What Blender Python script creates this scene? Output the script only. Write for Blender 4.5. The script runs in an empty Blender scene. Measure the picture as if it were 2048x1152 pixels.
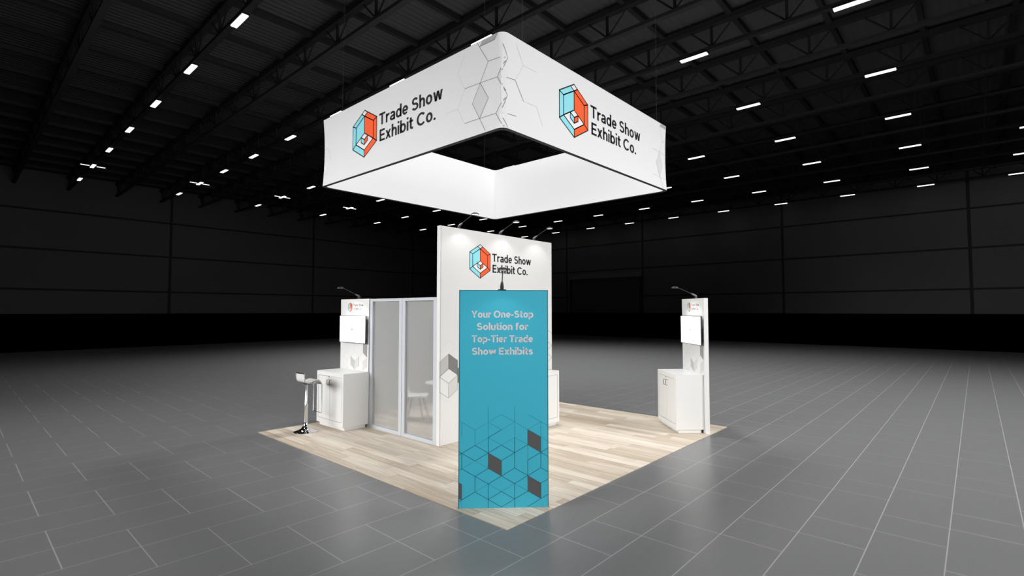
import bpy, bmesh, math, random
from mathutils import Vector, Matrix
random.seed(7)
PI = math.pi
scene = bpy.context.scene
C = scene.collection

# ------------------------------------------------------------------ camera
cam_d = bpy.data.cameras.new('camera')
cam_d.sensor_fit = 'HORIZONTAL'
cam_d.sensor_width = 36.0
cam_d.lens = 36.0 * 1022.93 / 2048.0
cam_d.clip_end = 400
cam = bpy.data.objects.new('camera', cam_d)
C.objects.link(cam)
CAM = Vector((-3.8252, -3.5381, 2.1918))
YAW, PITCH = 0.7365, 0.0444
fw = Vector((math.cos(YAW) * math.cos(PITCH), math.sin(YAW) * math.cos(PITCH), math.sin(PITCH)))
cam.location = CAM
cam.rotation_euler = fw.to_track_quat('-Z', 'Y').to_euler()
scene.camera = cam

# ------------------------------------------------------------------ world and exposure
world = bpy.data.worlds.new('world')
scene.world = world
world.use_nodes = True
world.node_tree.nodes['Background'].inputs[0].default_value = (0.9, 0.95, 1.0, 1)
world.node_tree.nodes['Background'].inputs[1].default_value = 0.012
scene.view_settings.view_transform = 'Standard'
scene.view_settings.look = 'None'
scene.view_settings.exposure = 0.12
scene.view_settings.gamma = 1.0
scene.view_settings.use_curve_mapping = False
scene.cycles.use_denoising = True
scene.cycles.max_bounces = 10
scene.cycles.transmission_bounces = 8
scene.cycles.sample_clamp_indirect = 4.0
scene.cycles.caustics_reflective = False


# ------------------------------------------------------------------ large added lights, unseen in the hall
def spot(name, loc, target, watts, size_deg, blend, radius, color=(1, 1, 1)):
    d = bpy.data.lights.new(name, 'SPOT')
    d.energy = watts
    d.spot_size = math.radians(size_deg)
    d.spot_blend = blend
    d.shadow_soft_size = radius
    d.color = color
    o = bpy.data.objects.new(name, d)
    C.objects.link(o)
    o.location = loc
    o.rotation_euler = (Vector(target) - Vector(loc)).to_track_quat('-Z', 'Y').to_euler()
    return o


def area(name, loc, target, watts, sx, sy, color=(1, 1, 1), spread=180):
    d = bpy.data.lights.new(name, 'AREA')
    d.shape = 'RECTANGLE'
    d.size, d.size_y = sx, sy
    d.energy = watts
    d.color = color
    d.spread = math.radians(spread)
    o = bpy.data.objects.new(name, d)
    C.objects.link(o)
    o.location = loc
    o.rotation_euler = (Vector(target) - Vector(loc)).to_track_quat('-Z', 'Y').to_euler()
    return o


# added ring of unseen roof spots for the even pool on the hall floor
for k, gain in enumerate((1.7, 3.5, 0.65, 0.5, 0.25, 3.4)):
    th = math.radians(-5 + 60 * k)
    px, py = 5.5 + 12.5 * math.cos(th), 4.0 + 12.5 * math.sin(th)
    spot('added_roof_spot', (px, py, 14.5), (px, py, 0), 2700 * gain, 106, 1.0, 1.4)
spot('added_roof_spot', (6.0, 4.6, 14.5), (6.0, 4.6, 0), 3600, 100, 1.0, 0.8)  # added centre spot, lifts the floor behind the booth
area('west_fill_light', (-14.0, 9.0, 5.2), (2.6, 3.2, 0.9), 345, 12, 4, spread=54)  # added fill for the west-facing white surfaces, no lamp stands here
spot('added_roof_spot', (3.0, 4.5, 14.5), (3.0, 4.6, 0), 2600, 19, 1.0, 0.6)  # added narrow spot to brighten the meeting room from above
area('south_fill_light', (2.0, -16.0, 6.5), (3.2, 3.0, 1.6), 385, 10, 5, spread=64)  # added fill for the south-facing walls, no lamp stands here


# ------------------------------------------------------------------ materials
def lin(c):
    return tuple(((v / 255) / 12.92 if v / 255 <= 0.04045 else ((v / 255 + 0.055) / 1.055) ** 2.4) for v in c)


def mat(name, rgb, rough=0.5, metal=0.0, emit=0.0, spec=0.5, noise=0.0, nscale=40.0, linear=False):
    m = bpy.data.materials.new(name)
    m.use_nodes = True
    nt = m.node_tree
    b = nt.nodes['Principled BSDF']
    col = tuple(rgb) if linear else lin(rgb)
    b.inputs['Base Color'].default_value = (*col, 1)
    b.inputs['Roughness'].default_value = rough
    b.inputs['Metallic'].default_value = metal
    b.inputs['Specular IOR Level'].default_value = spec
    if emit:
        b.inputs['Emission Color'].default_value = (*col, 1)
        b.inputs['Emission Strength'].default_value = emit
    if noise:
        tc = nt.nodes.new('ShaderNodeTexCoord')
        n = nt.nodes.new('ShaderNodeTexNoise')
        n.inputs['Scale'].default_value = nscale
        n.inputs['Detail'].default_value = 4
        nt.links.new(tc.outputs['Object'], n.inputs['Vector'])
        mr = nt.nodes.new('ShaderNodeMapRange')
        mr.inputs['To Min'].default_value = 1 - noise
        mr.inputs['To Max'].default_value = 1 + noise
        nt.links.new(n.outputs['Fac'], mr.inputs['Value'])
        mx = nt.nodes.new('ShaderNodeMix')
        mx.data_type = 'RGBA'
        mx.blend_type = 'MULTIPLY'
        mx.inputs['Factor'].default_value = 1
        mx.inputs['A'].default_value = (*col, 1)
        nt.links.new(mr.outputs['Result'], mx.inputs['B'])
        nt.links.new(mx.outputs['Result'], b.inputs['Base Color'])
    return m


def nmath(nt, op, a, b=None, c=None):
    n = nt.nodes.new('ShaderNodeMath')
    n.operation = op
    for i, v in enumerate((a, b, c)):
        if v is None:
            continue
        if isinstance(v, (int, float)):
            n.inputs[i].default_value = v
        else:
            nt.links.new(v, n.inputs[i])
    return n.outputs[0]


def mixrgb(nt, fac, a, b, blend='MIX'):
    n = nt.nodes.new('ShaderNodeMix')
    n.data_type = 'RGBA'
    n.blend_type = blend
    for key, v in (('Factor', fac), ('A', a), ('B', b)):
        if isinstance(v, (int, float)):
            n.inputs[key].default_value = v
        elif isinstance(v, tuple):
            n.inputs[key].default_value = (*v, 1)
        else:
            nt.links.new(v, n.inputs[key])
    return n.outputs['Result']


def tile_material():
    m = bpy.data.materials.new('grey_tile')
    m.use_nodes = True
    nt = m.node_tree
    b = nt.nodes['Principled BSDF']
    g = nt.nodes.new('ShaderNodeNewGeometry')
    s = nt.nodes.new('ShaderNodeSeparateXYZ')
    nt.links.new(g.outputs['Position'], s.inputs[0])
    px, py = 0.5562, 0.5555
    gx = nmath(nt, 'DIVIDE', nmath(nt, 'ADD', s.outputs[0], 3.098), px)
    gy = nmath(nt, 'DIVIDE', nmath(nt, 'SUBTRACT', s.outputs[1], 2.834), py)
    ix = nmath(nt, 'ROUND', gx)
    dx = nmath(nt, 'ABSOLUTE', nmath(nt, 'SUBTRACT', gx, ix))
    dy = nmath(nt, 'ABSOLUTE', nmath(nt, 'SUBTRACT', gy, nmath(nt, 'ROUND', gy)))
    row = nmath(nt, 'FLOOR', gy)
    k = nmath(nt, 'FLOORED_MODULO', nmath(nt, 'ADD', ix, row), 3.0)
    missing = nmath(nt, 'COMPARE', k, 1.0, 0.3)
    onx = nmath(nt, 'MULTIPLY', nmath(nt, 'LESS_THAN', dx, 0.0085), nmath(nt, 'SUBTRACT', 1.0, missing))
    ony = nmath(nt, 'LESS_THAN', dy, 0.0085)
    grout = nmath(nt, 'MAXIMUM', onx, ony)
    n = nt.nodes.new('ShaderNodeTexNoise')
    n.inputs['Scale'].default_value = 3.0
    n.inputs['Detail'].default_value = 6
    n.inputs['Roughness'].default_value = 0.7
    mp = nt.nodes.new('ShaderNodeMapping')
    mp.inputs['Scale'].default_value = (1.0, 6.0, 1.0)
    mp.inputs['Rotation'].default_value = (0, 0, 0.5)
    nt.links.new(g.outputs['Position'], mp.inputs['Vector'])
    nt.links.new(mp.outputs['Vector'], n.inputs['Vector'])
    tile = mixrgb(nt, n.outputs['Fac'], (0.158, 0.159, 0.160), (0.188, 0.189, 0.190))
    col = mixrgb(nt, grout, tile, (0.335, 0.335, 0.338))
    nt.links.new(col, b.inputs['Base Color'])
    rough = nmath(nt, 'ADD', nmath(nt, 'MULTIPLY', grout, 0.05), 0.29)
    nt.links.new(rough, b.inputs['Roughness'])
    b.inputs['Specular IOR Level'].default_value = 0.30
    return m


def plank_material():
    m = bpy.data.materials.new('wood_plank_vinyl')
    m.use_nodes = True
    nt = m.node_tree
    b = nt.nodes['Principled BSDF']
    g = nt.nodes.new('ShaderNodeNewGeometry')
    s = nt.nodes.new('ShaderNodeSeparateXYZ')
    nt.links.new(g.outputs['Position'], s.inputs[0])
    W, L = 0.152, 1.22
    r = nmath(nt, 'FLOOR', nmath(nt, 'DIVIDE', s.outputs[0], W))
    wn = nt.nodes.new('ShaderNodeTexWhiteNoise')
    wn.noise_dimensions = '1D'
    nt.links.new(r, wn.inputs['W'])
    yy = nmath(nt, 'ADD', nmath(nt, 'DIVIDE', s.outputs[1], L), wn.outputs['Value'])
    ci = nmath(nt, 'FLOOR', yy)
    pid = nmath(nt, 'ADD', nmath(nt, 'MULTIPLY', r, 17.31), nmath(nt, 'MULTIPLY', ci, 5.77))
    w2 = nt.nodes.new('ShaderNodeTexWhiteNoise')
    w2.noise_dimensions = '1D'
    nt.links.new(pid, w2.inputs['W'])
    # long grain, shifted on every plank
    cv = nt.nodes.new('ShaderNodeCombineXYZ')
    nt.links.new(nmath(nt, 'MULTIPLY', s.outputs[0], 26.0), cv.inputs[0])
    nt.links.new(nmath(nt, 'ADD', nmath(nt, 'MULTIPLY', s.outputs[1], 1.1), nmath(nt, 'MULTIPLY', w2.outputs['Value'], 60)), cv.inputs[1])
    nt.links.new(pid, cv.inputs[2])
    n = nt.nodes.new('ShaderNodeTexNoise')
    n.inputs['Scale'].default_value = 1.0
    n.inputs['Detail'].default_value = 5
    n.inputs['Roughness'].default_value = 0.65
    n.inputs['Distortion'].default_value = 0.4
    nt.links.new(cv.outputs[0], n.inputs['Vector'])
    ramp = nt.nodes.new('ShaderNodeValToRGB')
    ramp.color_ramp.elements[0].position = 0.33
    ramp.color_ramp.elements[0].color = (*lin((160, 140, 117)), 1)
    ramp.color_ramp.elements[1].position = 0.62
    ramp.color_ramp.elements[1].color = (*lin((216, 207, 194)), 1)
    nt.links.new(n.outputs['Fac'], ramp.inputs[0])
    tone = mixrgb(nt, w2.outputs['Value'], lin((172, 152, 128)), lin((234, 225, 211)))
    col = mixrgb(nt, 0.5, ramp.outputs[0], tone)
    fx = nmath(nt, 'FRACT', nmath(nt, 'DIVIDE', s.outputs[0], W))
    fy = nmath(nt, 'FRACT', yy)
    seam = nmath(nt, 'MAXIMUM', nmath(nt, 'LESS_THAN', fx, 0.014), nmath(nt, 'LESS_THAN', fy, 0.0022))
    col = mixrgb(nt, nmath(nt, 'MULTIPLY', seam, 0.35), col, lin((120, 98, 76)))
    nt.links.new(col, b.inputs['Base Color'])
    b.inputs['Roughness'].default_value = 0.55
    b.inputs['Specular IOR Level'].default_value = 0.25
    return m


def hall_wall_material(name, axis, seams, rgb):
    m = bpy.data.materials.new(name)
    m.use_nodes = True
    nt = m.node_tree
    b = nt.nodes['Principled BSDF']
    g = nt.nodes.new('ShaderNodeNewGeometry')
    s = nt.nodes.new('ShaderNodeSeparateXYZ')
    nt.links.new(g.outputs['Position'], s.inputs[0])
    line = None
    for z in (0.26, 4.37, 8.5, 12.5):
        c = nmath(nt, 'COMPARE', s.outputs[2], z, 0.10)
        line = c if line is None else nmath(nt, 'MAXIMUM', line, c)
    for q in seams:
        line = nmath(nt, 'MAXIMUM', line, nmath(nt, 'COMPARE', s.outputs[axis], q, 0.14))
    n = nt.nodes.new('ShaderNodeTexNoise')
    n.inputs['Scale'].default_value = 0.12
    n.inputs['Detail'].default_value = 4
    nt.links.new(g.outputs['Position'], n.inputs['Vector'])
    base = mixrgb(nt, n.outputs['Fac'], tuple(v * 0.85 for v in rgb), tuple(v * 1.15 for v in rgb))
    col = mixrgb(nt, line, base, tuple(v * 0.35 for v in rgb))
    nt.links.new(col, b.inputs['Base Color'])
    b.inputs['Roughness'].default_value = 0.9
    b.inputs['Specular IOR Level'].default_value = 0.1
    return m


def deck_material():
    m = mat('roof_deck', (0.21, 0.21, 0.213), 0.9, spec=0.1, linear=True)
    nt = m.node_tree
    g = nt.nodes.new('ShaderNodeNewGeometry')
    w = nt.nodes.new('ShaderNodeTexWave')
    w.bands_direction = 'Y'
    w.inputs['Scale'].default_value = 0.9
    nt.links.new(g.outputs['Position'], w.inputs['Vector'])
    bp = nt.nodes.new('ShaderNodeBump')
    bp.inputs['Strength'].default_value = 0.3
    bp.inputs['Distance'].default_value = 0.15
    nt.links.new(w.outputs['Fac'], bp.inputs['Height'])
    nt.links.new(bp.outputs['Normal'], nt.nodes['Principled BSDF'].inputs['Normal'])
    return m


def frosted_material():
    m = bpy.data.materials.new('frosted_glass')
    m.use_nodes = True
    nt = m.node_tree
    for n in list(nt.nodes):
        if n.type != 'OUTPUT_MATERIAL':
            nt.nodes.remove(n)
    out = [n for n in nt.nodes if n.type == 'OUTPUT_MATERIAL'][0]
    rf = nt.nodes.new('ShaderNodeBsdfRefraction')
    rf.inputs['Color'].default_value = (0.97, 0.98, 0.98, 1)
    rf.inputs['Roughness'].default_value = 0.16
    rf.inputs['IOR'].default_value = 1.12
    tn = nt.nodes.new('ShaderNodeBsdfDiffuse')
    tn.inputs['Color'].default_value = (0.62, 0.63, 0.64, 1)
    gl = nt.nodes.new('ShaderNodeBsdfGlossy')
    gl.inputs['Color'].default_value = (1, 1, 1, 1)
    gl.inputs['Roughness'].default_value = 0.25
    m1 = nt.nodes.new('ShaderNodeMixShader')
    m1.inputs[0].default_value = 0.26
    nt.links.new(rf.outputs[0], m1.inputs[1])
    nt.links.new(tn.outputs[0], m1.inputs[2])
    m2 = nt.nodes.new('ShaderNodeMixShader')
    m2.inputs[0].default_value = 0.04
    nt.links.new(m1.outputs[0], m2.inputs[1])
    nt.links.new(gl.outputs[0], m2.inputs[2])
    nt.links.new(m2.outputs[0], out.inputs['Surface'])
    return m


GLOW, GLOW_IN = 0.145, 1.55      # the hanging sign is backlit fabric
M = {
    'white': mat('white_laminate', (226, 225, 223), 0.45, noise=0.01),
    'counter_top': mat('white_counter_top', (236, 236, 235), 0.35),
    'inside': mat('room_panel_white', (222, 221, 219), 0.55),
    'alu': mat('white_frame', (196, 199, 204), 0.4),
    'seam': mat('grey_seam', (150, 150, 150), 0.5),
    'blue': mat('blue_print', (59, 165, 188), 0.5, spec=0.3),
    'blue_line': mat('blue_dark_line', (8, 82, 99), 0.5),
    'blue_line_pale': mat('blue_pale_line', (40, 132, 154), 0.5),
    'charcoal': mat('charcoal_print', (76, 75, 75), 0.6),
    'grey_text': mat('pale_grey_print', (194, 197, 200), 0.5),
    'ink': mat('black_ink', (31, 31, 34), 0.5),
    'line': mat('logo_line', (18, 30, 38), 0.5),
    'cyan': mat('cyan_ink', (148, 222, 232), 0.5),
    'orange': mat('orange_ink', (255, 96, 46), 0.5),
    'paper': mat('white_ink', (234, 234, 234), 0.5),
    'g_dark': mat('grey_ink_dark', (122, 121, 118), 0.6),
    'g_mid': mat('grey_ink_mid', (186, 184, 181), 0.6),
    'g_light': mat('grey_ink_light', (208, 206, 203), 0.6),
    'g_pale': mat('grey_ink_pale', (226, 225, 223), 0.6),
    'g_deep': mat('grey_ink_deep', (150, 149, 147), 0.6),
    'hair_mid': mat('mid_hairline', (190, 189, 187), 0.6),
    'hair': mat('grey_hairline', (128, 126, 124), 0.6),
    'hair_pale': mat('pale_hairline', (212, 211, 209), 0.6),
    'fabric': mat('backlit_fabric', (228, 228, 228), 0.8, emit=GLOW, spec=0.1),
    'fabric_in': mat('backlit_fabric_inner', (170, 170, 170), 0.8, emit=GLOW_IN, spec=0.1),
    's_ink': mat('sign_black_ink', (31, 31, 34), 0.8),
    's_cyan': mat('sign_cyan_ink', (146, 222, 233), 0.8, emit=GLOW),
    's_orange': mat('sign_orange_ink', (255, 98, 48), 0.8, emit=GLOW),
    's_paper': mat('sign_white_ink', (234, 234, 234), 0.8, emit=GLOW),
    's_grey': mat('sign_grey_ink', (172, 172, 172), 0.8, emit=GLOW),
    's_pale': mat('sign_pale_ink', (214, 214, 214), 0.8, emit=GLOW),
    's_hair': mat('sign_hairline', (120, 120, 120), 0.8, emit=GLOW),
    's_hair_pale': mat('sign_pale_hairline', (196, 196, 196), 0.8, emit=GLOW),
    's_frame': mat('sign_frame', (34, 28, 28), 0.6),
    'dark_metal': mat('dark_metal', (62, 62, 64), 0.45, 0.6),
    'grey_metal': mat('grey_metal', (120, 120, 122), 0.4, 0.6),
    'lens': mat('lamp_lens', (255, 255, 255), 0.4, emit=2.5),
    'handle': mat('handle_metal', (58, 58, 62), 0.35, 0.8),
    'steel': mat('lock_steel', (170, 170, 172), 0.3, 0.9),
    'chrome': mat('chrome', (225, 225, 228), 0.06, 1.0),
    'chrome_soft': mat('satin_chrome', (222, 220, 217), 0.24, 1.0),
    'seat_white': mat('white_seat', (228, 226, 224), 0.3),
    'screen': mat('white_screen', (255, 255, 255), 0.2, emit=0.62),
    'bezel': mat('black_bezel', (24, 24, 26), 0.35),
    'play': mat('screen_symbol', (48, 48, 50), 0.4),
    'shell': mat('chair_shell', (226, 227, 228), 0.4),
    'oak': mat('oak_leg', (176, 140, 98), 0.5, noise=0.1, nscale=30),
    'frost': frosted_material(),
    'tile': tile_material(),
    'plank': plank_material(),
    'void': mat('painted_dark_floor', (0.0016, 0.0016, 0.0017), 0.95, spec=0.0, linear=True),  # the far floor's darkness is put into this colour
    'matte_black': mat('matte_black_band', (0.0009, 0.0009, 0.001), 1.0, spec=0.0, linear=True),  # for the added bands that black out the lower hall walls
    'deck': deck_material(),
    'truss': mat('black_steel', (0.088, 0.088, 0.088), 0.8, spec=0.1, linear=True),
    'truss_pale': mat('grey_steel', (0.13, 0.13, 0.132), 0.8, spec=0.1, linear=True),
    'lamp_body': mat('lamp_body', (0.02, 0.02, 0.02), 0.6, linear=True),
    'tube': mat('lamp_tube', (255, 252, 246), 0.5, emit=1.6),
}


# ------------------------------------------------------------------ mesh helpers
class MB:
    def __init__(self):
        self.v, self.f, self.m = [], [], []

    def add(self, vs, fs, m=0):
        o = len(self.v)
        self.v += [tuple(p) for p in vs]
        self.f += [tuple(i + o for i in f) for f in fs]
        self.m += [m] * len(fs)
        return self

    def box(self, x0, x1, y0, y1, z0, z1, m=0):
        vs = [(x, y, z) for z in (z0, z1) for y in (y0, y1) for x in (x0, x1)]
        return self.add(vs, [(0, 2, 3, 1), (4, 5, 7, 6), (0, 1, 5, 4), (2, 6, 7, 3), (0, 4, 6, 2), (1, 3, 7, 5)], m)

    def tube(self, path, r, seg=10, m=0, closed=False):
        path = [Vector(p) for p in path]
        n = len(path)
        rs = r if isinstance(r, (list, tuple)) else [r] * n
        vs, fs = [], []
        ref = None
        for i, p in enumerate(path):
            a = path[(i - 1) % n] if (closed or i > 0) else p
            b = path[(i + 1) % n] if (closed or i < n - 1) else p
            t = (b - a).normalized()
            if ref is None:
                ref = Vector((0, 0, 1)) if abs(t.z) < 0.9 else Vector((1, 0, 0))
            u = (ref - t * ref.dot(t)).normalized()
            ref = u
            w = t.cross(u)
            for k in range(seg):
                th = 2 * PI * k / seg
                vs.append(p + (u * math.cos(th) + w * math.sin(th)) * rs[i])
        rng = n if closed else n - 1
        for i in range(rng):
            j = (i + 1) % n
            for k in range(seg):
                l = (k + 1) % seg
                fs.append((i * seg + k, i * seg + l, j * seg + l, j * seg + k))
        if not closed:
            fs.append(tuple(reversed(range(seg))))
            fs.append(tuple((n - 1) * seg + k for k in range(seg)))
        return self.add(vs, fs, m)

    def lathe(self, prof, seg=32, c=(0, 0, 0), m=0, sx=1.0, sy=1.0):
        vs, fs = [], []
        for r, z in prof:
            for k in range(seg):
                th = 2 * PI * k / seg
                vs.append((c[0] + r * sx * math.cos(th), c[1] + r * sy * math.sin(th), c[2] + z))
        n = len(prof)
        for i in range(n - 1):
            for k in range(seg):
                l = (k + 1) % seg
                fs.append((i * seg + k, i * seg + l, (i + 1) * seg + l, (i + 1) * seg + k))
        fs.append(tuple(reversed(range(seg))))
        fs.append(tuple((n - 1) * seg + k for k in range(seg)))
        return self.add(vs, fs, m)

    def build(self, name, mats, parent=None, bevel=0.0, smooth=False, loc=None):
        me = bpy.data.meshes.new(name)
        me.from_pydata(self.v, [], self.f)
        mats = mats if isinstance(mats, (list, tuple)) else [mats]
        for mm in mats:
            me.materials.append(M[mm])
        me.polygons.foreach_set('material_index', self.m)
        bm = bmesh.new()
        bm.from_mesh(me)
        bmesh.ops.recalc_face_normals(bm, faces=bm.faces)
        if bevel:
            es = [e for e in bm.edges if len(e.link_faces) == 2 and e.calc_face_angle(0) > 0.5]
            bmesh.ops.bevel(bm, geom=es, offset=bevel, segments=2, profile=0.5, affect='EDGES', clamp_overlap=True)
        bm.to_mesh(me)
        bm.free()
        if smooth:
            me.polygons.foreach_set('use_smooth', [True] * len(me.polygons))
            me.set_sharp_from_angle(angle=math.radians(40))
        o = bpy.data.objects.new(name, me)
        C.objects.link(o)
        if parent:
            o.parent = parent
        if loc:
            o.location = loc
        return o


def tag(o, label, cat, group=None):
    o['label'] = label
    o['category'] = cat
    if group:
        o['group'] = group
    return o


def thing(name, label, cat, loc=(0, 0, 0), rot=0.0, group=None):
    o = bpy.data.objects.new(name, None)
    o.empty_display_size = 0.1
    C.objects.link(o)
    o.location = loc
    o.rotation_euler = (0, 0, rot)
    return tag(o, label, cat, group)


def struct(o, label=None):
    o['kind'] = 'structure'
    if label:
        o['label'] = label
    return o


def dup(root, loc, rot, label, group=None):
    r = root.copy()
    C.objects.link(r)
    r.location = loc
    r.rotation_euler = (0, 0, rot)
    r['label'] = label
    if group:
        r['group'] = group
    for ch in list(root.children):
        c = ch.copy()
        C.objects.link(c)
        c.parent = r
        for g in list(ch.children):
            d = g.copy()
            C.objects.link(d)
            d.parent = c
    return r


# printed graphics: authored in (x across, z up), laid on a face by a mapping
def flat(x, z, e):
    return (x, -e, z)


def fill(mb, pts, m, e=0.0012, mp=flat):
    c = Vector((sum(p[0] for p in pts) / len(pts), sum(p[1] for p in pts) / len(pts)))
    n = len(pts)
    vs, fs, idx = [], [], {}
    R = 4
    # triangle fan, each triangle gridded so that it follows a curved face
    for i in range(n):
        a, b = Vector(pts[i]), Vector(pts[(i + 1) % n])
        if mp is flat:
            o = len(vs)
            vs += [mp(*c, e), mp(*a, e), mp(*b, e)]
            fs.append((o, o + 1, o + 2))
            continue
        for r in range(R):
            for s in range(r + 1):
                def P(rr, ss):
                    if rr == 0:
                        return c
                    return c + (a - c) * (rr - ss) / R + (b - c) * ss / R
                o = len(vs)
                vs += [mp(*P(r, s), e), mp(*P(r + 1, s), e), mp(*P(r + 1, s + 1), e)]
                fs.append((o, o + 1, o + 2))
                if s < r:
                    o = len(vs)
                    vs += [mp(*P(r, s), e), mp(*P(r + 1, s + 1), e), mp(*P(r, s + 1), e)]
                    fs.append((o, o + 1, o + 2))
    mb.add(vs, fs, m)


def stroke(mb, pts, w, m, e=0.002, mp=flat, close=False, sub=0.06):
    pts = [Vector(p) for p in pts]
    segs = list(zip(pts[:-1], pts[1:])) + ([(pts[-1], pts[0])] if close else [])
    for a, b in segs:
        d = b - a
        L = d.length
        if L < 1e-6:
            continue
        t = d / L
        q = Vector((-t.y, t.x)) * w / 2
        a2, b2 = a - t * w * 0.4, b + t * w * 0.4
        k = 1 if mp is flat else max(1, int(L / sub))
        for i in range(k):
            p, r = a2.lerp(b2, i / k), a2.lerp(b2, (i + 1) / k)
            mb.add([mp(*(p + q), e), mp(*(p - q), e), mp(*(r - q), e), mp(*(r + q), e)], [(0, 1, 2, 3)], m)


def glyph(ch, w):
    """strokes of one plain grotesque letter, cap height 1: (width, strokes, diagonals, dots)"""
    h, X, A, D = w / 2, 0.735, 1.05, -0.25

    def arc(cx, cy, rx, ry, a0, a1, n=14):
        return [(cx + rx * math.cos(math.radians(a0 + (a1 - a0) * i / n)), cy + ry * math.sin(math.radians(a0 + (a1 - a0) * i / n))) for i in range(n + 1)]
    bow = lambda c: arc(c, X / 2, 0.29 - h, X / 2 + 0.012 - h, 0, 360, 28)
    if ch == 'T':
        return .66, [[(0, 1 - h), (.66, 1 - h)], [(.33, 0), (.33, 1 - h)]], [], []
    if ch == 'E':
        return .56, [[(h, 0), (h, 1)], [(h, h), (.56, h)], [(h, .51), (.52, .51)], [(h, 1 - h), (.55, 1 - h)]], [], []
    if ch == 'S':
        m = .515
        rt, rb = (1.012 - h - m) / 2, (m + .012 - h) / 2
        return .64, [arc(.315, m + rt, .285 - h, rt, 22, 262, 20) + arc(.325, m - rb, .315 - h, rb, 82, -158, 20)], [], []
    if ch == 'C':
        return .76, [arc(.42, .5, .42 - h, .512 - h, 42, 318, 30)], [], []
    if ch == 'O':
        return .84, [arc(.42, .5, .42 - h, .512 - h, 0, 360, 36)], [], []
    if ch == 'Y':
        return .70, [[(.35, 0), (.35, .45)]], [((.08, 1), (.35, .38)), ((.62, 1), (.35, .38))], []
    if ch == 'r':
        return .36, [[(h, 0), (h, X)], arc(.37, X - .33, .37 - h, .335 - h, 178, 88, 10)], [], []
    if ch == 'a':
        return .54, [arc(.275, X - .235, .265 - h, .247 - h, 158, 0, 14) + [(.54 - h, 0)],
                     [(.54 - h, .43)] + arc(.24, .212, .24 - h, .224 - h, 90, 270, 16) + arc(.27, .25, .27 - h, .262 - h, 270, 350, 8)], [], []
    if ch == 'd':
        return .58, [bow(.29), [(.58 - h, 0), (.58 - h, A)]], [], []
    if ch == 'b':
        return .58, [bow(.29), [(h, 0), (h, A)]], [], []
    if ch == 'p':
        return .58, [bow(.29), [(h, D), (h, X)]], [], []
    if ch == 'o':
        return .58, [bow(.29)], [], []
    if ch == 'e':
        return .57, [arc(.285, X / 2, .285 - h, X / 2 + .012 - h, 0, 322, 26), [(h * 1.2, X / 2 - .01), (.57 - h * .6, X / 2 - .01)]], [], []
    if ch in 'hn':
        top = A if ch == 'h' else X
        return .53, [[(h, 0), (h, top)], arc(.275, X - .28, .255 - h, .292 - h, 176, 0, 16) + [(.53 - h, 0)]], [], []
    if ch == 'u':
        return .53, [[(.53 - h, 0), (.53 - h, X)], [(h, X)] + arc(.255, .28, .255 - h, .292 - h, 180, 356, 16)], [], []
    if ch == 'w':
        return .82, [], [((.085, X), (.235, 0)), ((.41, X), (.235, 0)), ((.41, X), (.585, 0)), ((.735, X), (.585, 0))], []
    if ch == 'x':
        return .56, [], [((.09, 0), (.47, X)), ((.09, X), (.47, 0))], []
    if ch == 'i':
        return w, [[(h, 0), (h, X)]], [], [(h, .985, w * .56)]
    if ch == 'l':
        return w, [[(h, 0), (h, A)]], [], []
    if ch == 't':
        return .36, [[(.15, .95)] + arc(.15 + .15, .2, .15, .2 - h, 180, 270, 8) + [(.36, h)], [(0, X - h * .9), (.35, X - h * .9)]], [], []
    if ch == 'f':
        return .36, [[(.15, 0)] + arc(.15 + .15, A - .2, .15, .2 - h, 180, 90, 8) + [(.36, A - h)], [(0, X - h * .9), (.34, X - h * .9)]], [], []
    if ch == 's':
        m = .385
        rt, rb = (X + .012 - h - m) / 2, (m + .012 - h) / 2
        return .50, [arc(.25, m + rt, .235 - h, rt, 22, 262, 16) + arc(.25, m - rb, .25 - h, rb, 82, -158, 16)], [], []
    if ch == '.':
        return w * 1.15, [], [], [(w * .57, w * .57, w * .58)]
    if ch == '-':
        return .30, [[(0, .37), (.30, .37)]], [], []
    return .20, [], [], []


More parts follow.
